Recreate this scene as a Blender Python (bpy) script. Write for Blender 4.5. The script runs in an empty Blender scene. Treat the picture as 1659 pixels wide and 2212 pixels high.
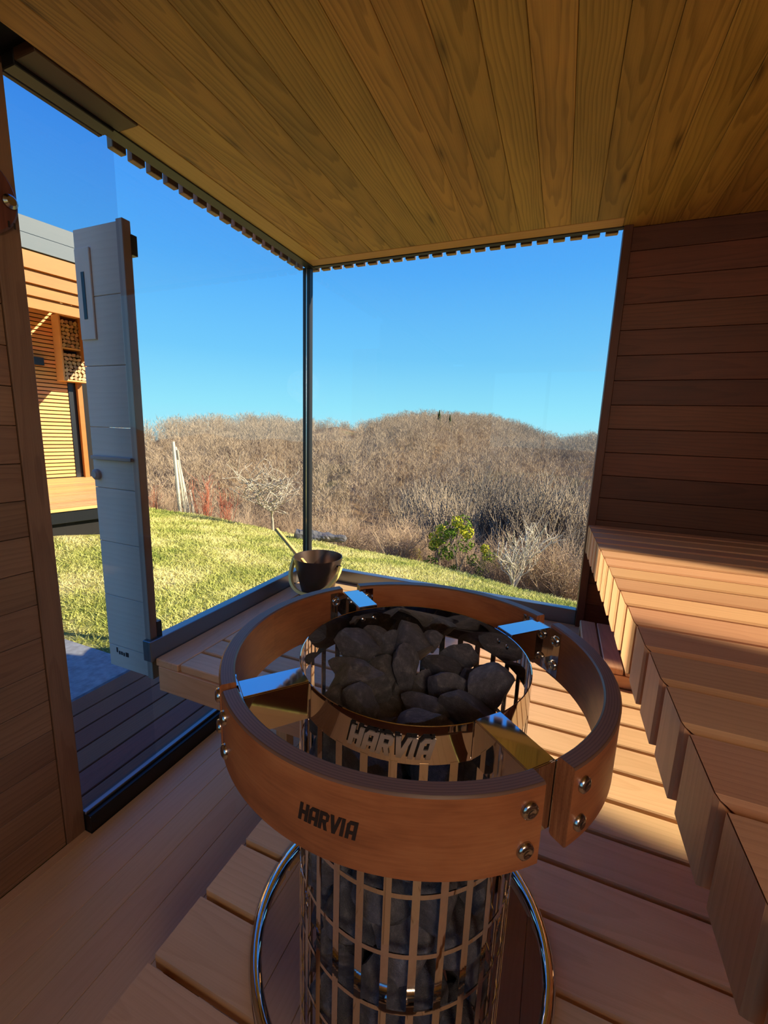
import bpy, math, random
import numpy as np
from mathutils import Matrix, Vector
random.seed(7)
SC = bpy.context.scene
COL = SC.collection

# ------------------------------------------------------------------ camera
cd = bpy.data.cameras.new('camera'); cam = bpy.data.objects.new('camera', cd); COL.objects.link(cam)
cd.sensor_fit = 'HORIZONTAL'; cd.sensor_width = 36.0; cd.lens = 924.5038 / 1659 * 36
cd.clip_start = 0.02; cd.clip_end = 2000
CR = Vector((0.92395381, 0.38094632, 0.03448568)); CU = Vector((-0.10077125, 0.155453, 0.98268994))
CF = Vector((-0.36899122, 0.91143528, -0.18201982)); CAM = Vector((1.31392659, -2.07647529, 0.77490746))
m = Matrix((CR, CU, -CF)).transposed().to_4x4(); m.translation = CAM
cam.matrix_world = m
SC.camera = cam

# ------------------------------------------------------------------ view, world, lights
SC.view_settings.view_transform = 'Standard'; SC.view_settings.look = 'None'
SC.view_settings.exposure = 0.0; SC.view_settings.gamma = 1.0; SC.view_settings.use_curve_mapping = False
cy = SC.cycles
cy.max_bounces = 14; cy.diffuse_bounces = 7; cy.glossy_bounces = 5; cy.transparent_max_bounces = 24
cy.transmission_bounces = 6; cy.sample_clamp_indirect = 6.0; cy.use_denoising = True
cy.caustics_reflective = False; cy.caustics_refractive = False

def lin(r, g, b):
    f = lambda c: (c / 255 / 12.92) if c / 255 <= .04045 else ((c / 255 + .055) / 1.055) ** 2.4
    return (f(r), f(g), f(b), 1.0)

w = bpy.data.worlds.new('clear_sky'); SC.world = w; w.use_nodes = True
nt = w.node_tree; nt.nodes.clear()
out = nt.nodes.new('ShaderNodeOutputWorld'); bg = nt.nodes.new('ShaderNodeBackground')
tc = nt.nodes.new('ShaderNodeTexCoord'); sx = nt.nodes.new('ShaderNodeSeparateXYZ'); rp = nt.nodes.new('ShaderNodeValToRGB')
nt.links.new(tc.outputs['Generated'], sx.inputs[0]); nt.links.new(sx.outputs['Z'], rp.inputs[0])
nt.links.new(rp.outputs[0], bg.inputs[0]); nt.links.new(bg.outputs[0], out.inputs[0])
cr = rp.color_ramp
SKY = [(0.0, (168, 238, 255)), (0.05, (152, 232, 255)), (0.16, (118, 205, 255)), (0.32, (86, 176, 254)), (0.50, (62, 146, 250)), (1.0, (28, 96, 214))]
cr.elements[0].position = 0.0; cr.elements[0].color = lin(*SKY[0][1])
cr.elements[1].position = 1.0; cr.elements[1].color = lin(*SKY[-1][1])
for p, c in SKY[1:-1]:
    e = cr.elements.new(p); e.color = lin(*c)
bg.inputs[1].default_value = 1.0

ELEV = math.radians(28)
SUN = Vector((math.cos(ELEV) * .970, math.cos(ELEV) * .242, math.sin(ELEV)))   # towards the sun
ld = bpy.data.lights.new('sun', 'SUN'); sun = bpy.data.objects.new('sun', ld); COL.objects.link(sun)
ld.energy = 11.5; ld.color = (1.0, .86, .62); ld.angle = math.radians(.53)
sun.rotation_euler = SUN.to_track_quat('Z', 'Y').to_euler(); sun.location = (30, 6, 18)

# added lamp standing in for sun reflected off the neighbouring house: a parallel beam the size of one pane
ld = bpy.data.lights.new('reflected_sun_lamp', 'AREA'); gl = bpy.data.objects.new('reflected_sun_lamp', ld); COL.objects.link(gl)
ld.shape = 'RECTANGLE'; ld.size = .61; ld.size_y = 1.02; ld.spread = math.radians(1.2)
ld.energy = 6.0; ld.color = (1.0, .80, .53)
gd = Vector((1, -.19, -.53)).normalized()
gl.location = Vector((0, -.495, 1.03)) - gd * 3.4
gl.rotation_euler = (-gd).to_track_quat('Z', 'Y').to_euler()

# ------------------------------------------------------------------ helpers
def newmesh(name, V, F, mat=None, smooth=False):
    me = bpy.data.meshes.new(name)
    if isinstance(F, np.ndarray):
        V = np.asarray(V, np.float32); k = F.shape[1]
        me.vertices.add(len(V)); me.vertices.foreach_set('co', V.ravel())
        me.loops.add(F.size); me.loops.foreach_set('vertex_index', F.astype(np.int32).ravel())
        me.polygons.add(len(F)); me.polygons.foreach_set('loop_start', np.arange(0, F.size, k, dtype=np.int32))
        me.update(calc_edges=True)
    else:
        me.from_pydata([tuple(v) for v in V], [], [tuple(f) for f in F])
    if mat: me.materials.append(mat)
    if smooth: me.polygons.foreach_set('use_smooth', [True] * len(me.polygons))
    me.update()
    return me

def link(name, me, parent=None, loc=(0, 0, 0), rot=None):
    o = bpy.data.objects.new(name, me); COL.objects.link(o)
    if parent: o.parent = parent
    if rot is not None:
        M = rot.to_4x4() if isinstance(rot, Matrix) else rot
        M.translation = Vector(loc); o.matrix_local = M
    else:
        o.location = loc
    return o

def empty(name, loc=(0, 0, 0)):
    o = bpy.data.objects.new(name, None); COL.objects.link(o); o.location = loc; o.empty_display_size = .1
    return o

def tag(o, label, cat, group=None, kind=None):
    if label: o['label'] = label
    if cat: o['category'] = cat
    if group: o['group'] = group
    if kind: o['kind'] = kind
    return o

def struct(o, label=None):
    o['kind'] = 'structure'
    if label: o['label'] = label
    return o

def cbox(x0, x1, y0, y1, z0, z1, c):
    V = []; idx = {}
    X = (x0, x1); Y = (y0, y1); Z = (z0, z1)
    for i in (0, 1):
        for j in (0, 1):
            for k in (0, 1):
                sx_, sy_, sz_ = (1 - 2 * i), (1 - 2 * j), (1 - 2 * k)
                for a in range(3):
                    p = [X[i] + sx_ * c, Y[j] + sy_ * c, Z[k] + sz_ * c]
                    p[a] = (X[i], Y[j], Z[k])[a]
                    idx[i, j, k, a] = len(V); V.append(p)
    F = []
    for a in range(3):
        b, d = (a + 1) % 3, (a + 2) % 3
        for s in (0, 1):
            q = []
            for (u, v) in ((0, 0), (1, 0), (1, 1), (0, 1)):
                k = [0, 0, 0]; k[a] = s; k[b] = u; k[d] = v; q.append(idx[tuple(k) + (a,)])
            F.append(q if s else q[::-1])
    for a in range(3):            # chamfers along axis a
        b, d = (a + 1) % 3, (a + 2) % 3
        for u in (0, 1):
            for v in (0, 1):
                k0 = [0, 0, 0]; k0[b] = u; k0[d] = v; k1 = list(k0); k1[a] = 1
                q = [idx[tuple(k0) + (b,)], idx[tuple(k1) + (b,)], idx[tuple(k1) + (d,)], idx[tuple(k0) + (d,)]]
                F.append(q if (u ^ v) else q[::-1])
    for i in (0, 1):
        for j in (0, 1):
            for k in (0, 1):
                q = [idx[i, j, k, 0], idx[i, j, k, 1], idx[i, j, k, 2]]
                F.append(q if (i + j + k) % 2 else q[::-1])
    return V, F

def quad(name, pts, mat, parent=None):
    return link(name, newmesh(name, pts, [[0, 1, 2, 3]], mat), parent)
AX = {'X': Vector((1, 0, 0)), 'Y': Vector((0, 1, 0)), 'Z': Vector((0, 0, 1))}
_bm = {}
def frame(la, wa):
    ex, ey = AX[la] if isinstance(la, str) else la, AX[wa] if isinstance(wa, str) else wa
    return Matrix((ex, ey, ex.cross(ey))).transposed()

def board(name, c, L, W, T, la, wa, mat, parent=None, ch=.0015):
    """a chamfered board centred on c: length L along axis la, width W along wa, thickness T along the third"""
    key = (round(L, 4), round(W, 4), round(T, 4), ch, mat.name)
    if key not in _bm:
        V, F = cbox(-L / 2, L / 2, -W / 2, W / 2, -T / 2, T / 2, min(ch, T * .3))
        _bm[key] = newmesh(name, V, F, mat)
    loc = Vector(c) - (parent.location if parent and not parent.parent else Vector((0, 0, 0)))
    return link(name, _bm[key], parent, loc, frame(la, wa))

def span(name, x, y, z, mat, parent=None, ch=.0015, la=None):
    """board from its extents; grain along the longest side"""
    d = {'X': x[1] - x[0], 'Y': y[1] - y[0], 'Z': z[1] - z[0]}
    o = sorted(d, key=lambda k: -d[k])
    if la: o = [la] + [k for k in o if k != la]
    return board(name, ((x[0] + x[1]) / 2, (y[0] + y[1]) / 2, (z[0] + z[1]) / 2), d[o[0]], d[o[1]], d[o[2]], o[0], o[1], mat, parent, ch)

def join(parts):
    V, F, n = [], [], 0
    for v, f in parts:
        V += [tuple(p) for p in v]; F += [[i + n for i in q] for q in f]; n += len(v)
    return V, F

def tube(pts, r, n=8, closed=False, cap=True):
    """tube through points, radius scalar or list"""
    P = [Vector(p) for p in pts]; N = len(P); R = r if hasattr(r, '__len__') else [r] * N
    V, F = [], []; up = None
    for i, p in enumerate(P):
        t = (P[(i + 1) % N] - P[i - 1]) if closed else (P[min(i + 1, N - 1)] - P[max(i - 1, 0)])
        t.normalize()
        if up is None:
            up = t.orthogonal().normalized()
        up = (up - t * up.dot(t)).normalized(); s = t.cross(up)
        for k in range(n):
            a = 2 * math.pi * k / n
            V.append(p + (up * math.cos(a) + s * math.sin(a)) * R[i])
    for i in range(N if closed else N - 1):
        for k in range(n):
            a, b = i * n + k, i * n + (k + 1) % n; j = (i + 1) % N
            F.append([a, b, j * n + (k + 1) % n, j * n + k])
    if cap and not closed:
        F.append(list(range(n))[::-1]); F.append([(N - 1) * n + k for k in range(n)])
    return V, F

def lathe(prof, n=48, c=(0, 0, 0), closed=False):
    V, F = [], []; m_ = len(prof)
    for k in range(n):
        a = 2 * math.pi * k / n
        for r, z in prof: V.append((c[0] + r * math.cos(a), c[1] + r * math.sin(a), c[2] + z))
    for k in range(n):
        k2 = (k + 1) % n
        for i in range(m_ if closed else m_ - 1):
            j = (i + 1) % m_
            F.append([k * m_ + i, k2 * m_ + i, k2 * m_ + j, k * m_ + j])
    return V, F

def arcbox(r0, r1, z0, z1, a0, a1, n, c=0.0):
    """curved box round the z axis, angles in degrees, edges chamfered by c"""
    prof = [(r0 + c, z0), (r1 - c, z0), (r1, z0 + c), (r1, z1 - c), (r1 - c, z1), (r0 + c, z1), (r0, z1 - c), (r0, z0 + c)] if c else [(r0, z0), (r1, z0), (r1, z1), (r0, z1)]
    V, F = [], []; m_ = len(prof)
    for k in range(n + 1):
        a = math.radians(a0 + (a1 - a0) * k / n)
        for r, z in prof: V.append((r * math.cos(a), r * math.sin(a), z))
    for k in range(n):
        for i in range(m_):
            j = (i + 1) % m_
            F.append([k * m_ + i, (k + 1) * m_ + i, (k + 1) * m_ + j, k * m_ + j][::-1])
    F.append(list(range(m_))); F.append([n * m_ + i for i in range(m_)][::-1])
    return V, F

# ------------------------------------------------------------------ materials
class NB:
    def __init__(s, name):
        s.m = bpy.data.materials.new(name); s.m.use_nodes = True; s.t = s.m.node_tree; s.t.nodes.clear()
        s.out = s.t.nodes.new('ShaderNodeOutputMaterial')
    def n(s, typ, ins=(), **props):
        nd = s.t.nodes.new('ShaderNode' + typ)
        for k, v in props.items(): setattr(nd, k, v)
        for k, v in (ins.items() if isinstance(ins, dict) else enumerate(ins)):
            if v is None: continue
            if isinstance(v, bpy.types.NodeSocket): s.t.links.new(v, nd.inputs[k])
            else: nd.inputs[k].default_value = v
        return nd
    def math(s, op, a, b=None, c=None, clamp=False):
        return s.n('Math', [a, b, c], operation=op, use_clamp=clamp).outputs[0]
    def vec(s, x, y, z): return s.n('CombineXYZ', [x, y, z]).outputs[0]
    def noise(s, v, scale=1.0, detail=2.0, rough=.5, out=0):
        return s.n('TexNoise', {'Vector': v, 'Scale': scale, 'Detail': detail, 'Roughness': rough}).outputs[out]
    def mix(s, f, a, b, mode='MIX'):
        nd = s.n('MixRGB', [f, a, b], blend_type=mode); return nd.outputs[0]
    def ramp(s, f, stops):
        nd = s.n('ValToRGB', [f]); e = nd.color_ramp.elements
        e[0].position, e[0].color = stops[0]; e[1].position, e[1].color = stops[-1]
        for p, c in stops[1:-1]:
            x = e.new(p); x.color = c
        return nd.outputs[0]
    def principled(s, **k):
        ins = {a.replace('_', ' '): b for a, b in k.items()}
        p = s.n('BsdfPrincipled', ins); s.t.links.new(p.outputs[0], s.out.inputs[0]); return p
    def bump(s, h, strength=.2, dist=.002):
        return s.n('Bump', {'Height': h, 'Strength': strength, 'Distance': dist}).outputs[0]

def wood(name, light, dark, vary=.35, hue=.03, rings=38.0, contrast=.6, rough=.5, arch=.5, knots=0.0, sat=1.0, fine=.35, blotch=.35):
    b = NB(name)
    tc = b.n('TexCoord').outputs['Object']; rnd = b.n('ObjectInfo').outputs['Random']
    sp = b.n('SeparateXYZ', [tc]); x, y, z = sp.outputs
    off = b.math('MULTIPLY', rnd, 61.0)
    rnd2 = b.math('FRACT', b.math('MULTIPLY', rnd, 917.0)); rnd3 = b.math('FRACT', b.math('MULTIPLY', rnd, 5573.0))
    warp = b.noise(b.vec(b.math('ADD', b.math('MULTIPLY', x, 1.3), off), b.math('MULTIPLY', y, 9.0), b.math('ADD', b.math('MULTIPLY', z, 9.0), off)), 1.0, 3.0, .55)
    yc = b.math('ADD', y, b.math('MULTIPLY', b.math('SUBTRACT', rnd3, .5), .05))
    v_arch = b.math('ADD', b.math('MULTIPLY', x, .11), b.math('MULTIPLY', b.math('MULTIPLY', yc, yc), 26.0))
    v_str = b.math('ADD', b.math('MULTIPLY', y, 2.6), b.math('MULTIPLY', z, 2.6))
    k = b.math('MULTIPLY', b.math('GREATER_THAN', arch, rnd2), 1.0)
    v = b.math('ADD', b.math('MULTIPLY', v_arch, k), b.math('MULTIPLY', v_str, b.math('SUBTRACT', 1.0, k)))
    v = b.math('ADD', v, b.math('MULTIPLY', warp, .20))
    ph = b.math('FRACT', b.math('MULTIPLY', b.math('ADD', v, off), rings))
    band = b.math('MULTIPLY', b.math('POWER', ph, 2.2), b.math('SUBTRACT', 1.0, b.math('POWER', ph, 14.0)))
    fib = b.noise(b.vec(b.math('ADD', b.math('MULTIPLY', x, 6.0), off), b.math('MULTIPLY', y, 420.0), b.math('MULTIPLY', z, 420.0)), 1.0, 2.0, .6)
    blo = b.noise(b.vec(b.math('ADD', b.math('MULTIPLY', x, 2.2), off), b.math('MULTIPLY', y, 7.0), z), 1.0, 2.0, .5)
    f = b.math('ADD', b.math('MULTIPLY', band, contrast), b.math('MULTIPLY', b.math('SUBTRACT', fib, .5), fine * 1.6))
    f = b.math('ADD', f, b.math('MULTIPLY', b.math('SUBTRACT', blo, .45), blotch * 1.8))
    if knots:
        vo = b.n('TexVoronoi', {'Vector': b.vec(b.math('ADD', b.math('MULTIPLY', x, 1.15), off), b.math('MULTIPLY', y, 5.0), off), 'Scale': 1.0}, voronoi_dimensions='2D')
        kd = b.math('SUBTRACT', 1.0, b.math('MULTIPLY', vo.outputs['Distance'], 9.0), clamp=True)
        f = b.math('ADD', f, b.math('MULTIPLY', b.math('MULTIPLY', kd, kd), knots))
    f = b.math('ADD', f, 0.05, clamp=True)
    col = b.mix(f, light, dark)
    val = b.math('ADD', 1.0 - vary / 2, b.math('MULTIPLY', rnd, vary))
    hu = b.math('ADD', .5 - hue / 2, b.math('MULTIPLY', rnd2, hue))
    col = b.n('HueSaturation', {'Hue': hu, 'Saturation': sat, 'Value': val, 'Color': col}).outputs[0]
    b.principled(Base_Color=col, Roughness=rough, Normal=b.bump(f, .25, .0012), Specular_IOR_Level=.35)
    return b.m

def plain(name, c, rough=.5, metal=0.0, spec=.5):
    b = NB(name); b.principled(Base_Color=c, Roughness=rough, Metallic=metal, Specular_IOR_Level=spec); return b.m

M_ceil = wood('ceiling_larch', lin(190, 150, 82), lin(104, 76, 36), vary=.34, hue=.016, rings=34, contrast=.6, arch=.72, knots=.9, rough=.5, blotch=.55)
M_trimp = wood('pale_trim', lin(206, 166, 104), lin(170, 126, 70), vary=.1, rings=20, contrast=.25, arch=0.0)
M_bench = wood('bench_cedar', lin(218, 170, 130), lin(176, 122, 88), vary=.26, hue=.018, rings=30, contrast=.32, arch=.3, rough=.45, fine=.3)
M_plat = wood('platform_cedar', lin(220, 184, 140), lin(182, 140, 98), vary=.2, hue=.016, rings=30, contrast=.30, arch=.4, rough=.5, fine=.3)
M_floor = wood('floor_larch', lin(216, 184, 146), lin(186, 146, 108), vary=.10, hue=.01, rings=26, contrast=.22, arch=.1, rough=.5, fine=.25, blotch=.2)
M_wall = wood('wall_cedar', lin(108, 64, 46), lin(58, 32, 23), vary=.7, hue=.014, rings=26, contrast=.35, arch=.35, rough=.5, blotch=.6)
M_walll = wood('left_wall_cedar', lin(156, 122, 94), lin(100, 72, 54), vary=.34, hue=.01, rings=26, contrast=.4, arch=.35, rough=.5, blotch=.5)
M_deckd = wood('deck_boards_brown', lin(140, 78, 56), lin(92, 50, 36), vary=.25, rings=30, contrast=.4, arch=.3, rough=.6)
M_head = plain('shaded_head_wood', lin(74, 50, 34), .55)  # shade at the door head put into this board colour
M_clad = wood('cladding_larch', lin(190, 150, 116), lin(150, 112, 82), vary=.2, rings=30, contrast=.4, arch=.1)
M_slat = wood('house_larch', lin(238, 184, 116), lin(206, 136, 76), vary=.30, hue=.03, rings=30, contrast=.4, arch=.2)
M_glul = wood('glulam_spruce', lin(184, 122, 54), lin(156, 94, 36), vary=.12, hue=.004, rings=20, contrast=.3, arch=.2)
M_pale = wood('reflection_panel_board', lin(244, 228, 216), lin(222, 204, 192), vary=.06, hue=.005, rings=18, contrast=.3, arch=.3, rough=.7, fine=.2)
M_palet = plain('reflection_panel_trim', lin(196, 176, 168), .6)
M_black = plain('black_rubber', lin(22, 22, 24), .45)
M_alu = plain('anodised_sill', lin(132, 136, 144), .28, .8)
M_dalu = plain('dark_metal', lin(60, 62, 66), .3, .8)
M_steel = plain('polished_steel', lin(226, 224, 222), .04, 1.0)
M_steelb = plain('brushed_steel', lin(196, 192, 188), .2, 1.0)
M_letter = plain('satin_steel_letters', lin(206, 200, 194), .42, .6)
M_dark = plain('dark_recess', lin(20, 16, 14), .8)
M_blk = plain('burnt_lettering', lin(38, 24, 18), .7)
M_bamb = wood('bamboo', lin(244, 212, 130), lin(222, 180, 96), vary=.1, rings=30, contrast=.3, arch=0.0)
M_bucket = plain('brown_anodised', lin(92, 74, 66), .32, .75)
M_conc = NB('concrete'); _t = M_conc.n('TexCoord').outputs['Object']
M_conc.principled(Base_Color=M_conc.ramp(M_conc.noise(_t, 30, 5), [(0.3, lin(150, 146, 140)), (.7, lin(186, 182, 176))]), Roughness=.85); M_conc = M_conc.m

# laminated bent wood (object origin on the stove axis)
b = NB('laminated_guard'); _t = b.n('TexCoord').outputs['Object']; sp = b.n('SeparateXYZ', [_t])
r = b.math('SQRT', b.math('ADD', b.math('MULTIPLY', sp.outputs[0], sp.outputs[0]), b.math('MULTIPLY', sp.outputs[1], sp.outputs[1])))
an = b.math('ARCTAN2', sp.outputs[1], sp.outputs[0])
lam = b.math('POWER', b.math('ABSOLUTE', b.math('SINE', b.math('MULTIPLY', r, math.pi / .0031))), .35)
g = b.noise(b.vec(b.math('MULTIPLY', an, 1.6), b.math('MULTIPLY', sp.outputs[2], 16.0), b.math('MULTIPLY', r, 300.0)), 1.0, 4.0, .6)
fi = b.noise(b.vec(b.math('MULTIPLY', an, 6.0), b.math('MULTIPLY', sp.outputs[2], 300.0), b.math('MULTIPLY', r, 500.0)), 1.0, 2.0, .6)
colr = b.ramp(b.math('ADD', b.math('MULTIPLY', g, .8), b.math('MULTIPLY', fi, .25)), [(.3, lin(124, 70, 42)), (.52, lin(168, 102, 62)), (.75, lin(194, 128, 80))])
nz = b.n('SeparateXYZ', [b.n('NewGeometry').outputs['True Normal']]).outputs[2]
top = b.math('GREATER_THAN', b.math('ABSOLUTE', nz), .7)
edge = b.mix(lam, lin(62, 42, 36), lin(128, 98, 82))
edge = b.mix(b.math('MULTIPLY', fi, .4), edge, lin(70, 50, 42))
b.principled(Base_Color=b.mix(top, colr, edge), Roughness=.38, Normal=b.bump(fi, .1, .001)); M_lam = b.m

# heater stones
b = NB('olivine_stone'); _t = b.n('TexCoord').outputs['Object']; rnd = b.n('ObjectInfo').outputs['Random']
n1 = b.noise(_t, 2.6, 6, .7); n2 = b.noise(_t, 26, 3, .75)
c = b.ramp(n1, [(.32, lin(82, 80, 84)), (.55, lin(128, 126, 130)), (.72, lin(186, 184, 186))])
c = b.mix(b.math('MULTIPLY', b.math('GREATER_THAN', n2, .60), .45), c, lin(170, 166, 164))
c = b.mix(.35, c, lin(92, 100, 116))
c = b.n('HueSaturation', {'Hue': .5, 'Saturation': 1.0, 'Value': b.math('ADD', .75, b.math('MULTIPLY', rnd, .5)), 'Color': c}).outputs[0]
b.principled(Base_Color=c, Roughness=.55, Normal=b.bump(b.math('ADD', b.math('MULTIPLY', n1, .45), b.math('MULTIPLY', n2, .45)), .8, .012)); M_stone = b.m

def glass(name, tint, ior=1.45):
    b = NB(name)
    fr = b.n('Fresnel', {'IOR': ior}).outputs[0]
    tr = b.n('BsdfTransparent', [tint]); gs = b.n('BsdfGlossy', {'Color': (1, 1, 1, 1), 'Roughness': 0.0})
    mx = b.n('MixShader', [fr, tr.outputs[0], gs.outputs[0]]); b.t.links.new(mx.outputs[0], b.out.inputs[0]); return b.m
M_glass = glass('clear_glass', (.96, .985, .98, 1)); M_tint = glass('tinted_door_glass', (.80, .82, .86, 1))

def leafy(name, a, c, scale=8.0):
    b = NB(name); rnd = b.n('ObjectInfo').outputs['Random']; p = b.n('NewGeometry').outputs['Position']
    f = b.math('ADD', b.noise(p, scale, 2), b.math('MULTIPLY', b.math('SUBTRACT', rnd, .5), .5), clamp=True)
    b.principled(Base_Color=b.ramp(f, [(.3, a), (.7, c)]), Roughness=.9, Specular_IOR_Level=.1); return b.m
M_twig = leafy('grey_brown_twigs', lin(112, 102, 92), lin(176, 158, 134), .4)
M_twigf = leafy('far_forest_twigs', lin(100, 92, 86), lin(176, 156, 130), .03)
M_twigw = leafy('pale_bark', lin(160, 148, 130), lin(204, 192, 172), 3)
M_twigr = leafy('red_twigs', lin(160, 84, 66), lin(196, 128, 98), 3)
M_twigb = leafy('brown_shrub_twigs', lin(136, 114, 94), lin(188, 162, 134), .9)
M_green = leafy('ivy_leaves', lin(74, 104, 30), lin(150, 170, 58), 6)
M_mist = leafy('mistletoe', lin(156, 160, 40), lin(206, 200, 66), 10)
M_conif = leafy('dark_conifer', lin(44, 66, 40), lin(72, 92, 54), 3)
M_tarp = plain('dark_tarp', lin(86, 84, 86), .5)
M_pole = wood('weathered_pole', lin(206, 196, 176), lin(150, 136, 116), vary=.3, rings=20, contrast=.4, arch=0)
M_grassb = NB('grass_blade'); p = M_grassb.n('NewGeometry').outputs['Position']
f = M_grassb.math('ADD', M_grassb.math('MULTIPLY', M_grassb.noise(p, 1.1, 3), .75), M_grassb.math('MULTIPLY', M_grassb.noise(p, 9, 2), .35))
gcol = M_grassb.ramp(f, [(.36, lin(132, 146, 62)), (.5, lin(176, 176, 94)), (.6, lin(200, 194, 120)), (.7, lin(216, 206, 140))])
M_grassb.principled(Base_Color=gcol, Roughness=.8, Specular_IOR_Level=.15); M_grassb = M_grassb.m
b = NB('lawn_soil_grass'); p = b.n('NewGeometry').outputs['Position']
f = b.math('ADD', b.math('MULTIPLY', b.noise(p, 1.1, 3), .75), b.math('MULTIPLY', b.noise(p, 14, 4, .7), .35))
rr = b.n('Attribute', attribute_name='lawn').outputs['Fac']
gc = b.ramp(f, [(.36, lin(84, 98, 36)), (.5, lin(146, 148, 70)), (.6, lin(184, 172, 104)), (.7, lin(200, 186, 124))])
hc = b.ramp(b.noise(p, .05, 4), [(.35, lin(96, 80, 62)), (.6, lin(128, 104, 78)), (.75, lin(138, 126, 82))])
b.principled(Base_Color=b.mix(rr, hc, gc), Roughness=.95, Specular_IOR_Level=.05, Normal=b.bump(b.noise(p, 60, 3), .8, .02)); M_land = b.m

# ------------------------------------------------------------------ terrain
CX, CY, CZ = CAM.x, CAM.y, CAM.z
AZ = np.array([-180, -120, -60, -20, -3.2, 3.4, 10.9, 17.3, 21.8, 27.3, 31.4, 36.9, 41.5, 45.3, 49.4, 52.3, 60, 75, 120, 180.])
RC = np.array([14, 9, 6.5, 6.5, 6.5, 6.7, 7.0, 7.3, 7.6, 8.0, 8.7, 9.6, 10.4, 11.0, 11.6, 12.0, 14, 18, 16, 14.])
DEP = np.array([.1, .2, .36, .36, .3583, .3492, .3257, .3057, .2922, .2783, .2545, .234, .212, .1935, .1798, .1672, .126, .083, .09, .1])
SAZ = np.array([-180, -60, -20, -3.4, 0.1, 2.6, 5.4, 8.8, 13.5, 18.3, 21.3, 24.9, 28.5, 31.4, 33.8, 36.1, 42.7, 47.8, 52.4, 60, 75, 180.])
SEL = np.array([.03, .03, .03, .0195, .010, .0213, .0367, .0512, .0553, .055, .0471, .0284, .0405, .0323, .0235, .035, .0316, .0225, .0033, .0, .0, .0])
def ground(az, rad):
    """terrain height (world z) at azimuth az (deg, from +Y towards -X) and distance rad from the view point"""
    az = np.asarray(az, float); rad = np.asarray(rad, float)
    rc = np.interp(az, AZ, RC); zc = CZ - rc * np.interp(az, AZ, DEP)
    z0 = -.60
    lawn = z0 + (zc - z0) * np.clip((rad - 2.5) / (rc - 2.5), 0, 1) ** 1.15
    wv = np.interp(az, [-180, -100, -60, 52, 70, 180], [0, .4, 1, 1, .0, 0])
    d = np.clip(rad - rc, 0, None)
    fall = np.minimum(.55 * d, 6 + .22 * d) ; fall = np.minimum(fall, 27)
    ridge = 230 + 60 * np.sin(np.radians(az * 4 + 30)) + 25 * np.sin(np.radians(az * 11))
    el = np.interp(az, SAZ, SEL); zr = CZ + ridge * el - 7.5
    vz = zc - 24
    t = np.clip((rad - 85) / (ridge - 85), 0, 1)
    hill = vz + (zr - vz) * t ** .8 + 2.5 * np.sin(az * .35 + rad * .04) * np.sin(np.pi * t)
    z = np.where(rad < 85, zc - fall, hill)
    m_ = np.clip((rad - 60) / 25, 0, 1); z = np.where((rad >= 60) & (rad < 85), (zc - fall) * (1 - m_) + vz * m_, z)
    z = np.where(rad > ridge, zr - (rad - ridge) * .25, z)
    flat = zc - np.clip(rad - rc, 0, None) * .02
    z = z * wv + flat * (1 - wv)
    return np.where(rad <= rc, lawn, z)
def gpt(az, rad):
    a = math.radians(az)
    return Vector((CX - rad * math.sin(a), CY + rad * math.cos(a), float(ground(az, rad))))
azs = np.concatenate([np.arange(-180, -20, 8), np.arange(-20, 76, .75), np.arange(76, 180, 8)])
rds = np.concatenate([[0.0], np.linspace(1.0, 16, 61), np.geomspace(17, 520, 70)])
A, Rr = np.meshgrid(azs, rds, indexing='ij')
Z = ground(A, Rr)
V = np.stack([CX - Rr * np.sin(np.radians(A)), CY + Rr * np.cos(np.radians(A)), Z], -1).reshape(-1, 3)
na, nr = A.shape; i0 = np.arange(na)[:, None] * nr + np.arange(nr - 1)[None]
i1 = ((np.arange(na) + 1) % na)[:, None] * nr + np.arange(nr - 1)[None]
F = np.stack([i0, i0 + 1, i1 + 1, i1], -1).reshape(-1, 4)
me = newmesh('ground', V, F, M_land, True)
att = me.attributes.new('lawn', 'FLOAT', 'POINT')
att.data.foreach_set('value', np.clip((np.interp(A, AZ, RC) + .5 - Rr) / .5, 0, 1).astype(np.float32).ravel())
g_ = struct(link('ground', me), 'sloping lawn that drops into the wooded valley and hills'); g_['category'] = 'ground'

# ------------------------------------------------------------------ room shell
FZ, PZ, BZ, TOPZ = -.533, -.07, .408, 1.6
XR, YB = 2.25, -3.3
# floor
fl = struct(empty('floor', (0, 0, FZ)))
link('subfloor', newmesh('subfloor', *cbox(0.0, XR, YB, 0.0, -.14, -.03, .001), M_dark), fl)
span('floor_plank', (0.0, .0332), (YB, -1.3355), (FZ - .03, FZ), M_floor, fl, .0012)
for k in range(24):
    x0 = .034 + .0945 * k
    if x0 > XR: break
    span('floor_plank', (x0, min(x0 + .0935, XR)), (YB, -.01), (FZ - .03, FZ), M_floor, fl, .0012)
# ceiling
ce = struct(empty('ceiling', (0, 0, TOPZ)))
link('ceiling_deck', newmesh('ceiling_deck', *cbox(-.02, XR, YB, .02, .024, .05, .001), M_dark), ce)
for k in range(23):
    x0 = .127 + .0943 * k
    span('ceiling_plank', (x0, min(x0 + .0933, XR)), (YB, -.097 if x0 < 1.42 else -.001), (TOPZ, TOPZ + .022), M_ceil, ce, .0012)
t1 = struct(span('trim_1', (.045, .1235), (-1.075, -.03), (TOPZ - .001, TOPZ + .022), M_trimp, ch=.001))
t2 = struct(span('trim_2', (.045, 1.446), (-.0955, -.026), (TOPZ - .0012, TOPZ + .022), M_trimp, ch=.001))
# roof mass above
rf = struct(link('trim_3', newmesh('roof_box', *cbox(-.03, XR + .2, YB - .1, .03, TOPZ + .05, TOPZ + .42, .01), M_clad)), 'timber roof box of the sauna')
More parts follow.
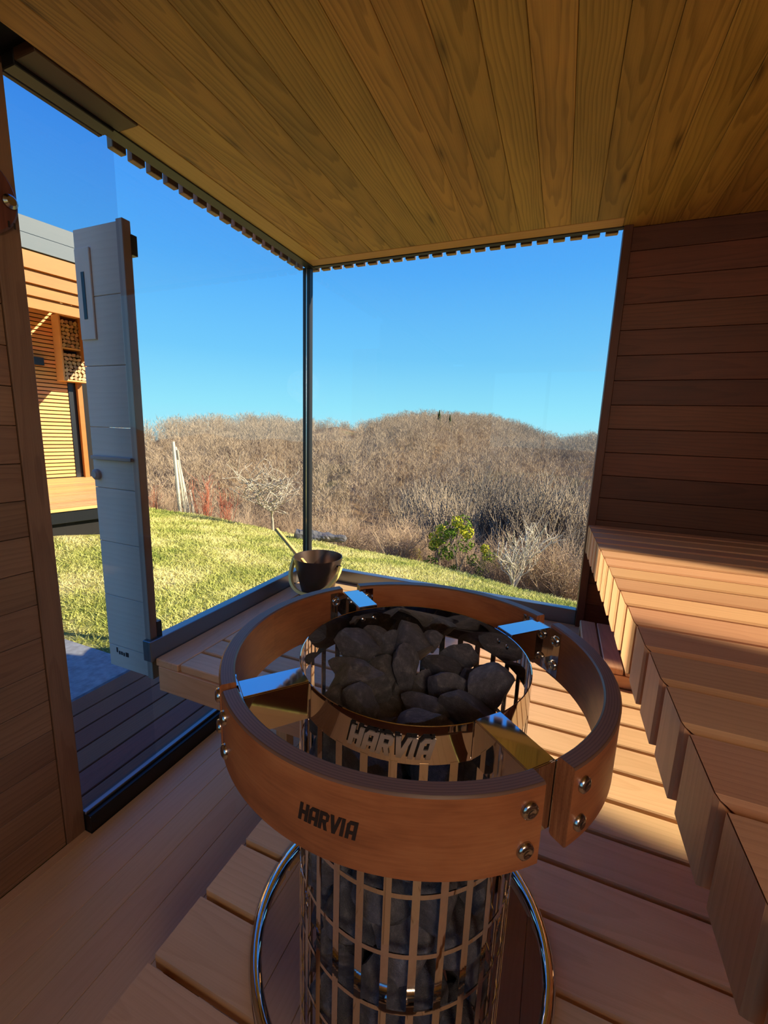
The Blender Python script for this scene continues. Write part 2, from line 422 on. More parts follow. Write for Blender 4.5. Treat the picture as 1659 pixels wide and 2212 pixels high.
# base under the room
link_o = link('trim_4', newmesh('base_box', *cbox(.0, XR + .2, YB, -.005, -1.9, FZ - .15, .01), M_dark)); struct(link_o, 'dark plinth under the sauna')
# far wall beyond the window
wf = struct(empty('wall_far', (1.45, 0, FZ)))
link('wall_backing', newmesh('wall_backing', *cbox(0.036, XR - 1.45, .021, .036, 0, TOPZ - FZ + .05, .001), M_dark), wf)
z1 = 1.612; k = 0
while z1 > FZ:
    z0 = max(z1 - .0985, FZ)
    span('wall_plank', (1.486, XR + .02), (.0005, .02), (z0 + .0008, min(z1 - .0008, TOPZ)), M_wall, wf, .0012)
    z1 -= .0985
struct(span('trim_5', (1.452, 1.484), (-.03, .036), (FZ, TOPZ), M_wall, la='Z'))
# right wall, back wall (out of view, close the room)
wr = struct(empty('wall_right', (XR, 0, FZ)))
z1 = 1.612
while z1 > FZ:
    z0 = max(z1 - .0985, FZ)
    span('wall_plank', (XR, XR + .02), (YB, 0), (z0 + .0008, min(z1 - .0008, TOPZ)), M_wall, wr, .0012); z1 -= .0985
link('wall_backing', newmesh('wall_backing', *cbox(.021, .12, YB, .04, 0, TOPZ - FZ + .05, .001), M_dark), wr)
wb = struct(empty('wall_back', (0, YB, FZ)))
z1 = 1.612
while z1 > FZ:
    z0 = max(z1 - .0985, FZ); zm = (z0 + z1) / 2
    for xa, xb in (((0, .45), (1.75, XR)) if .25 < zm < 1.56 else ((0, XR),)):
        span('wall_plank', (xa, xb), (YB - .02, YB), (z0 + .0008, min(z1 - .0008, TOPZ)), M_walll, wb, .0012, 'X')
    z1 -= .0985
w3 = struct(empty('fill_window', (1.125, YB, .6)), 'glazed opening added behind the viewpoint for fill light')  # unseen window added to let fill light into the foreground
for x in (.45, 1.08, 1.71): span('frame_post', (x, x + .04), (YB - .06, YB - .021), (.24, 1.54), M_dalu, w3)
for z in (.20, 1.52): span('frame_rail', (.45, 1.75), (YB - .06, YB - .021), (z, z + .04), M_dalu, w3)
quad('glass_pane', [(-.635, -.04, -.36), (.635, -.04, -.36), (.635, -.04, .92), (-.635, -.04, .92)], M_glass, w3)
# small warm fill lamp added high on the back wall
lp = tag(empty('fill_lamp', (2.13, YB + .002, 1.56)), 'small round warm fill lamp added high on the back wall behind the viewpoint', 'lamp')
_V, _F = lathe([(0, .05), (.03, .045), (.05, .02), (.05, .0), (0, 0)], 24)
bE = NB('lamp_diffuser'); _e = bE.n('Emission', [(1.0, .78, .55, 1), 3.0]); bE.t.links.new(_e.outputs[0], bE.out.inputs[0])
link('diffuser', newmesh('diffuser', _V, _F, bE.m, True), lp, (0, 0, 0), Matrix.Rotation(math.radians(-90), 4, 'X'))
_l = bpy.data.lights.new('fill_lamp_light', 'POINT'); _l.energy = 28.0; _l.color = (1.0, .80, .60); _l.shadow_soft_size = .22
_o = bpy.data.objects.new('fill_lamp_light', _l); COL.objects.link(_o); _o.location = (2.0, YB + .25, 1.35)
# left wall near part
wl = struct(empty('wall_left', (0, -2.3, FZ)))
z1 = 1.548
zs = []
while z1 > FZ:
    z0 = max(z1 - .0985, FZ)
    span('wall_plank', (-.02, 0), (YB, -1.393), (z0 + .0008, z1 - .0008), M_walll, wl, .0012); z1 -= .0985
span('wall_plank', (-.02, 0), (YB, -1.393), (1.5488, TOPZ), M_walll, wl, .0012)
link('wall_backing', newmesh('wall_backing', *cbox(-.16, -.021, YB + 2.3, -1.337 + 2.3, 0, TOPZ - FZ + .05, .001), M_clad), wl)
struct(span('trim_6', (-.021, .004), (-1.391, -1.336), (FZ, TOPZ), M_walll, la='Z'))

# ------------------------------------------------------------------ glazing
YD = -1.062                                                          # door edge
w1 = struct(empty('window_1', (0, 0, 0)), 'tall fixed glass pane on the left side of the room')
def pane(name, x, y, z, mat, parent):
    return link(name, newmesh(name, *cbox(x[0], x[1], y[0], y[1], z[0], z[1], .0005), mat), parent)
quad('glass_pane', [(0, YD, 0), (0, -.006, 0), (0, -.006, TOPZ), (0, YD, TOPZ)], M_glass, w1)
quad('glass_pane', [(0, YD, FZ + .06), (0, -.006, FZ + .06), (0, -.006, -.08), (0, YD, -.08)], M_glass, w1)
span('sill_profile', (-.03, .010), (YD, .03), (-.08, 0.0), M_alu, w1, .002)
span('head_gasket', (.0, .046), (-1.09, .0), (TOPZ - .006, TOPZ + .02), M_black, w1, .001)
w2 = struct(empty('window_2', (0, 0, 0)), 'wide fixed glass pane facing the valley')
quad('glass_pane', [(.006, 0, 0), (1.452, 0, 0), (1.452, 0, TOPZ), (.006, 0, TOPZ)], M_glass, w2)
span('sill_profile', (.011, 1.451), (-.010, .03), (-.08, 0.0), M_alu, w2, .002)
span('lower_panel', (.0, 1.452), (-.004, .02), (FZ, -.081), M_dalu, w2, .001)
span('head_gasket', (.047, 1.452), (-.025, .0), (TOPZ - .005, TOPZ + .02), M_black, w2, .001)
tr = struct(empty('trim_7', (0, 0, 0)), 'slim black corner post between the two panes')
span('corner_profile', (-.022, -.004), (-.018, .018), (0, TOPZ), M_black, tr, .002)
span('corner_seal', (.004, .02), (-.018, .016), (0, TOPZ), M_black, tr, .002)
span('bright_seal', (-.004, .004), (-.016, -.008), (0, TOPZ), M_steelb, tr, .001)
dr = struct(empty('door_1', (0, -1.2, FZ)), 'tinted glass door beside the near wall')
quad('glass_pane', [(0, -1.334 + 1.2, .066), (0, YD + 1.2, .066), (0, YD + 1.2, TOPZ - FZ - .004), (0, -1.334 + 1.2, TOPZ - FZ - .004)], M_tint, dr)
span('threshold', (-.03, .032), (-1.335, -.002), (FZ - .02, FZ + .058), M_black, dr, .003)
span('threshold_rail', (-.008, .012), (-1.335, -.002), (FZ + .058, FZ + .068), M_alu, dr, .002)
span('door_head', (.0, .046), (-1.335, -1.091), (TOPZ - .012, TOPZ + .02), M_black, dr, .002)
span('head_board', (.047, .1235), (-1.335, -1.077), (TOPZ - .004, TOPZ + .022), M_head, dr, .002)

# exterior cladding slats hanging over the window heads
cl = tag(empty('facade_cladding', (0, .06, 1.6)), 'row of vertical timber slats ending in teeth above the glazing outside', 'cladding')
for k in range(16):
    y0 = .03 - .0672 * k
    span('cladding_slat', (-.075, -.05), (y0 - .047, y0), (1.607, 2.02), M_clad, cl, .002, 'Z')
for k in range(24):
    x0 = -.02 + .0672 * k
    span('cladding_slat', (x0, x0 + .047), (.05, .075), (1.607, 2.02), M_clad, cl, .002, 'Z')

struct(span('trim_8', (-.03, -.012), (-1.45, -1.082), (1.594, 2.02), M_head, ch=.003), 'shade-darkened head board over the glass door')
# ------------------------------------------------------------------ platform (lower bench) with round cut-out
SXY = Vector((1.137, -1.497, 0)); RH = .243
pf = tag(empty('slatted_platform', (.8, -1.0, PZ)), 'low slatted cedar platform surrounding the round heater', 'platform')
def cutslat(x0, x1, y0, y1, side):
    """slat whose inner end follows the heater cut-out; side -1 left piece, +1 right piece"""
    n = 10; T = .028
    ys = [y0 + (y1 - y0) * i / n for i in range(n + 1)]
    L, Rt = [], []
    for y in ys:
        h = math.sqrt(max(RH * RH - (y - SXY.y) ** 2, 0.0))
        if side < 0: L.append(x0); Rt.append(SXY.x - h)
        else: L.append(SXY.x + h); Rt.append(x1)
    cx, cyy = (x0 + x1) / 2, (y0 + y1) / 2
    V = []; F = []
    for y, a, c in zip(ys, L, Rt):
        V += [(a - cx, y - cyy, 0), (c - cx, y - cyy, 0), (c - cx, y - cyy, -T), (a - cx, y - cyy, -T)]
    for i in range(n):
        a = 4 * i; b2 = a + 4
        F += [[a, a + 1, b2 + 1, b2], [a + 2, a + 3, b2 + 3, b2 + 2], [a + 1, a + 2, b2 + 2, b2 + 1], [a + 3, a, b2, b2 + 3]]
    F += [[0, 3, 2, 1], [4 * n, 4 * n + 1, 4 * n + 2, 4 * n + 3]]
    link('platform_slat', newmesh('platform_slat', V, F, M_plat), pf, Vector((cx, cyy, PZ)) - pf.location)
span('border_board', (.012, 1.9), (-.108, -.012), (PZ - .028, PZ), M_plat, pf, .003)
span('border_board', (.012, .12), (-1.046, -.112), (PZ - .028, PZ), M_plat, pf, .003)
PIT = .1095
for k in range(0, 16):
    y1 = -.06 - PIT * k - .0065; y0 = -.06 - PIT * (k + 1) + .0065
    if k == 0: y1 = -.113
    far = y0 > -1.06
    xl = .125 if far else .786
    if y0 < SXY.y + RH and y1 > SXY.y - RH:
        cutslat(xl, 1.9, y0, y1, -1); cutslat(xl, 1.9, y0, y1, 1)
    else:
        span('platform_slat', (xl, 1.9), (y0, y1), (PZ - .028, PZ), M_plat, pf, .003)
span('fascia_board', (.022, .80), (-1.046, -1.024), (PZ - .125, PZ - .029), M_plat, pf, .002)
span('edge_joist', (.80, .83), (-1.80, -1.075), (PZ - .125, PZ - .029), M_plat, pf, .002)
for x in (.45, 1.62):
    span('bearer', (x, x + .04), (-1.03 if x < 1 else -1.75, -.06), (PZ - .12, PZ - .029), M_plat, pf, .002)
for (x, y) in ((.86, -1.70), (.86, -1.12), (1.64, -1.72), (1.64, -.9), (.47, -.5), (.47, -.95)):
    span('post', (x, x + .045), (y, y + .045), (FZ, PZ - .121), M_plat, pf, .002)

# step boards under the bench by the window
st = tag(empty('footrest', (1.55, -.3, PZ)), 'small raised two-board footrest under the far end of the bench', 'footrest')
for i in range(3):
    span('footrest_board', (1.463 + .066 * i, 1.463 + .066 * i + .06), (-.50, -.115), (-.024, 0.0), M_bench, st, .003)
span('front_board', (1.463, 1.655), (-.50, -.478), (PZ, -.025), M_bench, st, .002)
span('rear_board', (1.463, 1.655), (-.14, -.118), (PZ, -.025), M_bench, st, .002)

# ------------------------------------------------------------------ upper bench
be = tag(empty('upper_bench', (1.85, -.9, PZ)), 'high slatted cedar bench with mitred front boards along the right side', 'bench')
GY = [-.004, -.086, -.182, -.286, -.374, -.478, -.579, -.681, -.79, -.899, -1.005, -1.114, -1.227, -1.342, -1.457, -1.582, -1.70, -1.82, -1.94]
for a, c in zip(GY[:-1], GY[1:]):
    y1, y0 = a - .0075, c + .0075
    xf = 1.455 + .031 * (-(y0 + y1) / 2)
    W = y1 - y0; T = .028
    # mitred top board and front board
    def mitre(name, prof, L):
        V = []; cfy = .005
        for yy, ins in ((y0, cfy), (y0 + cfy, 0), (y1 - cfy, 0), (y1, cfy)):
            n = len(prof); cxm = sum(p[0] for p in prof) / n; czm = sum(p[1] for p in prof) / n
            for px, pz in prof:
                dx = ins if px < cxm else -ins; dz = ins if pz < czm else -ins
                V.append((px + dx * .8, yy, pz + dz * .8))
        n = len(prof); F = []
        for s in range(3):
            for i in range(n):
                j = (i + 1) % n
                F.append([s * n + i, s * n + j, (s + 1) * n + j, (s + 1) * n + i][::-1])
        F.append(list(range(n))[::-1]); F.append([3 * n + i for i in range(n)])
        return V, [f[::-1] for f in F]
    V, F = mitre('top', [(xf + .001, BZ), (XR - .02, BZ), (XR - .02, BZ - T), (xf + .001 + T, BZ - T)], 1)
    ctr = Vector((1.85, (y0 + y1) / 2, BZ - T / 2))
    link('bench_slat', newmesh('bench_slat', [Vector(v) - ctr for v in V], F, M_bench), be, ctr - be.location)
    V, F = mitre('front', [(xf, BZ - .001), (xf + T, BZ - T - .001), (xf + T, BZ - .12), (xf, BZ - .12)], 1)
    ctr = Vector((xf + T / 2, (y0 + y1) / 2, BZ - .06))
    rot = Matrix(((0, 0, 1), (0, 1, 0), (-1, 0, 0))).transposed()   # local x down the board
    Vl = [rot.transposed() @ (Vector(v) - ctr) for v in V]
    link('front_board', newmesh('front_board', Vl, F, M_bench), be, ctr - be.location, rot)
for x in (1.56, 1.95):
    span('bearer', (x, x + .04), (-1.93, -.01), (BZ - .11, BZ - .029), M_bench, be, .002)
for x, y in ((1.95, -.12), (1.95, -1.0), (1.95, -1.85)):
    span('leg', (x, x + .04), (y, y + .04), (PZ, BZ - .111), M_bench, be, .002)

# ------------------------------------------------------------------ heater
HE = tag(empty('sauna_heater', (SXY.x, SXY.y, FZ)), 'round steel stone-filled sauna heater with a bent wooden guard ring', 'heater')
def hz(z): return z - FZ
RS = .1715
def part(name, VF, mat, parent=HE, smooth=False, loc=(0, 0, 0), rot=None):
    return link(name, newmesh(name, VF[0], VF[1], mat, smooth), parent, loc, rot)
def smooth_by_angle(o, ang=35):
    o.data.polygons.foreach_set('use_smooth', [True] * len(o.data.polygons))
    bmx = o.data
    bmx.set_sharp_from_angle(angle=math.radians(ang))
    return o
smooth_by_angle(part('rim_band', lathe([(RS - .0015, hz(.40)), (RS, hz(.40)), (RS, hz(.4495)), (RS - .0008, hz(.4502)), (RS - .0015, hz(.4495))], 120, closed=True), M_steel))
RZ = [.306, .213, .120, .027, -.066, -.159, -.252, -.345, -.438]
for z in RZ:
    smooth_by_angle(part('grid_ring', lathe([(RS - .0015, hz(z - .0035)), (RS, hz(z - .0035)), (RS, hz(z + .0035)), (RS - .0015, hz(z + .0035))], 96, closed=True), M_steel))
bar = newmesh('grid_bar', *arcbox(RS - .0014, RS + .0002, hz(-.50), hz(.402), -1.7, 1.7, 3), M_steel)
for k in range(30):
    link('grid_bar', bar, HE, (0, 0, 0), Matrix.Rotation(math.radians(-91 + 12 * k), 4, 'Z'))
smooth_by_angle(part('base_drum', lathe([(.02, hz(-.533)), (RS, hz(-.533)), (RS, hz(-.47)), (.02, hz(-.47))], 64, closed=True), M_steelb))
smooth_by_angle(part('core_tube', lathe([(.001, hz(-.47)), (.045, hz(-.47)), (.045, hz(.24)), (.001, hz(.24))], 24), M_dark))

# lettering: strokes in letter units (height 1), wrapped on a cylinder
def stroke(x0, y0, x1, y1, t, horiz=False):
    if horiz: return [(x0, y0 - t / 2), (x1, y1 - t / 2), (x1, y1 + t / 2), (x0, y0 + t / 2)]
    return [(x0 - t / 2, y0), (x0 + t / 2, y0), (x1 + t / 2, y1), (x1 - t / 2, y1)]
T_ = .27
LET = {'H': [stroke(.11, 0, .11, 1, T_), stroke(.63, 0, .63, 1, T_), stroke(.2, .5, .55, .5, .2, True)],
       'A': [stroke(.11, 0, .11, .82, T_), stroke(.63, 0, .63, 1, T_), [(0, .8), (.6, .8), (.6, 1), (.16, 1)], stroke(.2, .36, .55, .36, .18, True)],
       'R': [stroke(.11, 0, .11, 1, T_), stroke(.15, .9, .55, .9, .2, True), [(.5, .45), (.72, .55), (.74, .88), (.5, 1.0)], stroke(.15, .47, .58, .47, .18, True), stroke(.6, 0, .40, .42, .25)],
       'V': [stroke(.40, 0, .11, 1, T_), stroke(.40, 0, .72, 1, T_)],
       'I': [stroke(.12, 0, .12, 1, T_)]}
ADV = {'H': .84, 'A': .84, 'R': .82, 'V': .88, 'I': .42}
def wordmark(text, rad, a_start, z0, h, wd, thick, slant=.28):
    """letters laid round a cylinder; wd = total width in metres"""
    tot = sum(ADV[c] for c in text); V, F = [], []; x = 0
    for ch in text:
        for q in LET[ch]:
            n = len(V)
            for rr_ in (rad, rad + thick):
                for (px, py) in q:
                    X = (x + px + slant * py) / tot * wd; a = math.radians(a_start) + X / rad
                    V.append((rr_ * math.cos(a), rr_ * math.sin(a), z0 + py * h))
            F += [[n + 4, n + 5, n + 6, n + 7], [n + 3, n + 2, n + 1, n]]
            for i in range(4):
                j = (i + 1) % 4; F.append([n + i, n + j, n + 4 + j, n + 4 + i])
        x += ADV[ch]
    return V, F
part('lettering_shadow', wordmark('HARVIA', RS + .0003, -98.9, hz(.4110), .0285, .102, .0010), M_dark)  # letters' shadow modelled as an offset dark copy
part('lettering', wordmark('HARVIA', RS + .0013, -98, hz(.4095), .0265, .101, .0020), M_letter)

# stones: angular blocks cut from spheres
def rock(seed, ncut=9, sub=3):
    import bmesh
    rg = np.random.RandomState(seed)
    bm_ = bmesh.new(); bmesh.ops.create_icosphere(bm_, subdivisions=sub, radius=1.0)
    V = np.array([v.co[:] for v in bm_.verts]); F = [[v.index for v in f.verts] for f in bm_.faces]; bm_.free()
    for _ in range(ncut):
        n = rg.normal(size=3); n /= np.linalg.norm(n); d = rg.uniform(.42, .78)
        s = V @ n - d; V = V - np.where(s > 0, s, 0)[:, None] * n * .93
    V = V + .018 * np.sin(V @ rg.normal(size=(3, 3)) * 5 + rg.uniform(0, 6, 3)) + .01 * np.sin(V @ rg.normal(size=(3, 3)) * 13)
    V /= np.abs(V).max(0)
    return V, F
ROCKS = []
for s in range(9):
    V, F = rock(40 + s, 15)
    ROCKS.append(newmesh('heater_stone', V, F, M_stone, True)); ROCKS[-1].set_sharp_from_angle(angle=math.radians(18))
TOPS = [(-.118, .055, .395, .084, .066, 'back left'), (-.09, .108, .385, .058, .066, 0), (-.039, .118, .395, .07, .075, 0), (-.009, .142, .40, .045, .046, 0), (.042, .132, .39, .064, .04, 0),
        (-.122, .02, .375, .09, .042, 0), (-.098, .005, .362, .11, .07, 0), (-.064, -.045, .36, .06, .064, 0), (-.034, .075, .37, .056, .085, 0), (.028, .105, .365, .084, .048, 0),
        (.036, .058, .362, .07, .074, 0), (.078, .085, .36, .052, .056, 0), (.116, .046, .40, .066, .09, 0), (.092, .117, .372, .04, .042, 0), (.018, .008, .348, .09, .048, 0),
        (.027, -.05, .362, .098, .042, 0), (.096, .004, .365, .100, .05, 0), (-.075, .066, .352, .06, .07, 0), (-.10, .098, .405, .056, .036, 0)]
TL = ['large squarish dark stone at the back left of the heater top', 'narrow upright stone beside the large back left one', 'tall faceted stone at the back centre of the heater',
      'small dark stone tucked against the back rim', 'low dark stone at the back right of the pile', 'flat stone wedged against the left rim', 'biggest rounded stone at the front left of the pile',
      'reddish grey stone at the front left touching the front rim', 'upright egg-shaped stone in the middle of the pile', 'broad low stone behind the middle right', 'large smooth block right of the egg-shaped stone',
      'small stone between the large block and the right hand boulder', 'tall boulder leaning on the right rim', 'small black stone in the gap at the right back', 'flat sloping stone in front of the egg-shaped one',
      'wide bluish stone at the very front of the pile', 'long stone lying along the front right rim', 'rounded stone filling the gap behind the biggest one', 'low dark stone behind the two back stones']
rg = random.Random(5)
for i, (x, y, z, w_, h_, _) in enumerate(TOPS):
    o = link('heater_stone', ROCKS[i % 9], None, (SXY.x + x, SXY.y + y, z))
    o.rotation_euler = (rg.uniform(-.3, .3), rg.uniform(-.3, .3), rg.uniform(-.5, .5)); o.scale = (w_ / 2 * 1.12, (min(w_, h_) * .5 + .25 * (w_ + h_) * .5) * .60, h_ / 2 * 1.14)
    tag(o, TL[i], 'stone', 'stones on top of the heater')
ROW = ['topmost', 'second', 'third', 'fourth', 'fifth', 'sixth']
def side_of(deg):
    d = (deg + 90) % 360
    return 'front' if d < 20 or d > 340 else 'front right' if d < 65 else 'right' if d < 120 else 'back' if d < 240 else 'left' if d < 295 else 'front left'
for L in range(6):
    z = .318 - .082 * L; n = 10
    for k in range(n):
        dg = -90 + 36 * k + (18 if L % 2 else 0) + rg.uniform(-5, 5); a = math.radians(dg); rd = .121 + rg.uniform(-.004, .004)
        o = link('heater_stone', ROCKS[rg.randrange(9)], None, (SXY.x + rd * math.cos(a), SXY.y + rd * math.sin(a), z + rg.uniform(-.008, .008)))
        o.rotation_euler = (rg.uniform(-.25, .25), rg.uniform(-.25, .25), a + math.pi / 2); o.scale = (.05, .046, .054)
        tag(o, 'dark grey stone in the %s course behind the steel grid, at its %s' % (ROW[L], side_of(dg)), 'stone', 'stones stacked inside the heater grid')
for k in range(6):
    a = math.radians(60 * k); o = link('heater_stone', ROCKS[k], None, (SXY.x + .06 * math.cos(a), SXY.y + .06 * math.sin(a) + .02, .31))
    o.scale = (.05, .048, .045); tag(o, 'dark grey stone in the core of the heater, under the top stones', 'stone', 'stones in the heater core')

# guard ring: four bent arcs, brackets, bolts
GZ0, GZ1 = .368, .4605
bolt_me = None
def bolt_mesh():
    prof = [(.0, .0042), (.0042, .0042), (.0046, .0048), (.0085, .003), (.0092, .0), (.0092, -.004)]
    V, F = lathe(prof, 18); V2, F2 = lathe([(.0, .0046), (.0040, .0046)], 6)
    me = newmesh('bolt', V, F, M_steelb, True); return me
bolt_me = bolt_mesh()
hex_me = newmesh('hex_socket', *lathe([(.0, .0052), (.0040, .0052), (.0040, .003)], 6), M_dark)
ARCS = [(50.0, 134.2), (142.6, 228.2), (231.2, 314.6), (-37.5, 42.4)]
for (a0, a1) in ARCS:
    arc = part('guard_arc', arcbox(.258, .278, hz(GZ0), hz(GZ1), a0, a1, 40, .0022), M_lam)
    smooth_by_angle(arc, 30)
    for e, sgn in ((a0, 1), (a1, -1)):
        a = math.radians(e + sgn * 3.6); er = Vector((math.cos(a), math.sin(a), 0)); et = Vector((-math.sin(a), math.cos(a), 0))
        for z in (GZ0 + .024, GZ1 - .024):
            for side in (1, -1):
                n = er * side; R3 = Matrix((et * side, Vector((0, 0, 1)), n)).transposed()
                rr_ = (.2785 if side > 0 else .2562)
                link('bolt', bolt_me, arc, er * rr_ + Vector((0, 0, hz(z))), R3)
        # steel tab on the inner face
        part('mounting_tab', arcbox(.2563, .2578, hz(GZ0 + .006), hz(GZ1 - .006), e + sgn * 6.2 if sgn < 0 else e + .2, e - .2 if sgn < 0 else e + 6.2, 4), M_steel, arc)
part('lettering', wordmark('HARVIA', .2781, -95, hz(.403), .020, .062, .0005, .24), M_blk)
for bc in (138.4, 46.3, -130.0, -41.6):
    a = math.radians(bc); er = Vector((math.cos(a), math.sin(a), 0)); et = Vector((-math.sin(a), math.cos(a), 0))
    R3 = Matrix((er, et, Vector((0, 0, 1)))).transposed()
    V, F = join([cbox(RS + .0005, .2545, -.0185, .0185, hz(.4525), hz(.4545), .0006), cbox(RS + .0005, .2545, -.0185, -.017, hz(.400), hz(.4524), .0004), cbox(RS + .0005, .2545, .017, .0185, hz(.400), hz(.4524), .0004)])
    br = part('bracket', (V, F), M_steel, HE, False, (0, 0, 0), R3)
    V, F = cbox(.2545, .2562, -.032, .032, hz(GZ0 + .006), hz(GZ1 - .006), .0005)
    link('end_plate', newmesh('end_plate', V, F, M_steel), br)
    for t in (-.011, .011):
        R4 = Matrix((Vector((0, 1, 0)), Vector((0, 0, 1)), Vector((1, 0, 0)))).transposed()
        link('rivet', newmesh('rivet', *lathe([(0, .002), (.003, .0014), (.0045, 0)], 12), M_steelb, True), br, (RS - .0022, t, hz(.43)), Matrix((Vector((0, -1, 0)), Vector((0, 0, 1)), Vector((-1, 0, 0)))).transposed())

# chrome ring round the cut-out
ring = tag(link('floor_ring', newmesh('floor_ring', *tube([(.2425 * math.cos(2 * math.pi * k / 96), .2425 * math.sin(2 * math.pi * k / 96), 0) for k in range(96)], .0105, 12, True), M_steel, True), None, (SXY.x, SXY.y, PZ + .009)),
           'shiny chrome tube ring lying on the platform round the heater', 'ring')

# ------------------------------------------------------------------ bucket and ladle
BX = Vector((.19, -.2, PZ))
bu = tag(empty('water_bucket', BX), 'dark brown metal water bucket with a bamboo hoop handle by the glass corner', 'bucket')
smooth_by_angle(part('bucket_body', lathe([(.0, .022), (.082, .022), (.124, .196), (.127, .197), (.1275, .19), (.085, .012), (.082, .004), (.075, .0), (.0, .0)], 64), M_bucket, bu))
pts = []
for k in range(25):
    t = math.pi * k / 24
    pts.append((-.141 * math.cos(t), -.118 * math.sin(t) - .012, .165 - .132 * math.sin(t) ** .8))
hp = []
V, F = [], []
for k, p in enumerate(pts):                               # flat bamboo strip
    t = Vector(pts[min(k + 1, 24)]) - Vector(pts[max(k - 1, 0)]); t.normalize()
    nrm = Vector((0, -.93, .36)); sd = t.cross(nrm).normalized(); nr_ = sd.cross(t)
    for u, v in ((-.011, -.004), (.011, -.004), (.011, .004), (-.011, .004)):
        V.append(Vector(p) + nr_ * u + sd * v * 1.7)
for k in range(24):
    for i in range(4):
        j = (i + 1) % 4; F.append([4 * k + i, 4 * k + j, 4 * k + 4 + j, 4 * k + 4 + i])
F += [[3, 2, 1, 0], [96, 97, 98, 99]]
ho = part('hoop_handle', (V, F), M_bamb, bu); ho['label'] = 'pale bamboo hoop handle folded down in front'
for s in (-1, 1):
    part('pivot', lathe([(0, .012), (.007, .012), (.007, -.016), (0, -.016)], 12), M_black, bu, False, (s * .132, -.012, .165), Matrix.Rotation(math.radians(90), 4, 'Y'))
la = tag(empty('ladle', BX + Vector((-.04, .0, .06))), 'light wooden ladle with a square handle leaning out of the bucket', 'ladle')
p0 = Vector((.03, .02, .0)); p1 = Vector((-.245, .03, .245)) ; d = (p1 - p0).normalized(); sdv = d.cross(Vector((0, 1, 0))).normalized()
V, F = cbox(0, (p1 - p0).length, -.009, .009, -.009, .009, .002)
link('ladle_handle', newmesh('ladle_handle', V, F, M_bamb), la, p0, Matrix((d, Vector((0, 1, 0)) - d * d.y, d.cross((Vector((0, 1, 0)) - d * d.y)))).transposed())
smooth_by_angle(part('ladle_cup', lathe([(0, -.03), (.03, -.03), (.034, .0), (.032, .0), (.028, -.027), (0, -.027)], 24), M_bucket, la, False, p0))

# round disc standing in for a thermometer reflected in the glass
th = tag(empty('reflected_thermometer', (0, -1.43, 1.292)), 'round wooden disc standing in for a thermometer reflection on the near left wall', 'thermometer')
RX = Matrix.Rotation(math.radians(90), 4, 'Y')
smooth_by_angle(part('disc', lathe([(0, .018), (.083, .018), (.089, .012), (.089, 0), (0, 0)], 48), M_wall, th, False, (.001, 0, 0), RX))
smooth_by_angle(part('knob', lathe([(0, .03), (.010, .03), (.016, .024), (.016, .018)], 24), M_steelb, th, False, (.001, .068, .0), RX))
for dy in (.060, .072):
    part('scale_mark', cbox(.019, .0205, dy, dy + .004, -.058, -.044, .0003), M_blk, th)

# ------------------------------------------------------------------ outside the door: deck boards, slab, pale panel standing in for a glass reflection
dk = tag(empty('terrace', (-.4, -.7, -.56)), 'narrow dark brown boarded terrace outside the glass door', 'terrace')
for k in range(6):
    x1 = -.034 - .1165 * k
    span('deck_board', (x1 - .111, x1), (-2.6, .25), (-.566, -.54), M_deckd, dk, .003)
for y in (-2.4, -1.3, -.2, .2):
    span('deck_joist', (-.74, -.04), (y, y + .04), (-.66, -.567), M_dark, dk)
tag(link('concrete_slab', newmesh('concrete_slab', *cbox(-1.75, -.76, -1.7, -.52, -.75, -.555, .008), M_conc)), 'grey concrete slab lying in the lawn beside the terrace', 'slab')
pn = tag(empty('reflection_panel', (-.14, -1.04, -.16)), 'pale grey boarded panel standing in for a reflection in the door glass', 'panel')
z1 = 1.395; hs = [.21, .22, .205, .215, .20, .21, .205, .20]
for h in hs:
    z0 = max(z1 - h, -.16)
    if z1 > z0 + .01: span('panel_board', (-.245, -.036), (-1.04, -1.02), (z0 + .001, z1 - .001), M_pale, pn, .0012, 'X')
    z1 = z0
span('edge_trim', (-.035, -.006), (-1.046, -1.016), (-.16, 1.398), M_palet, pn, .002)
span('reflected_plate', (-.24, -.168), (-1.046, -1.0405), (1.05, 1.335), M_pale, pn, .002)
span('reflected_slot', (-.214, -.198), (-1.0475, -1.0462), (1.115, 1.262), M_dalu, pn, .0004)
span('ledge', (-.235, -.03), (-1.056, -1.0405), (.647, .66), M_palet, pn, .002)
smooth_by_angle(part('round_button', lathe([(0, .016), (.012, .016), (.019, .010), (.019, 0), (0, 0)], 24), M_palet, pn, False, Vector((-.225, -1.04, .592)) - pn.location, Matrix.Rotation(math.radians(90), 4, 'X')))
for i, (x, z0, h) in enumerate([(-.205, -.098, .02), (-.192, -.104, .014), (-.18, -.104, .014), (-.168, -.106, .014), (-.155, -.106, .018), (-.147, -.106, .018)]):
    span('reflected_text_mark', (x, x + .008), (-1.0408, -1.0402), (z0, z0 + h), M_dalu, pn, .0001)  # small marks for the lettering in the reflection
# bracket holding the stand-in panel to the building
span('wall_bracket', (-.034, -.001), (-1.02, -1.0), (1.30, 1.36), M_dalu, pn, .001)
span('wall_bracket', (-.034, -.001), (-1.02, -1.0), (.0, .06), M_dalu, pn, .001)

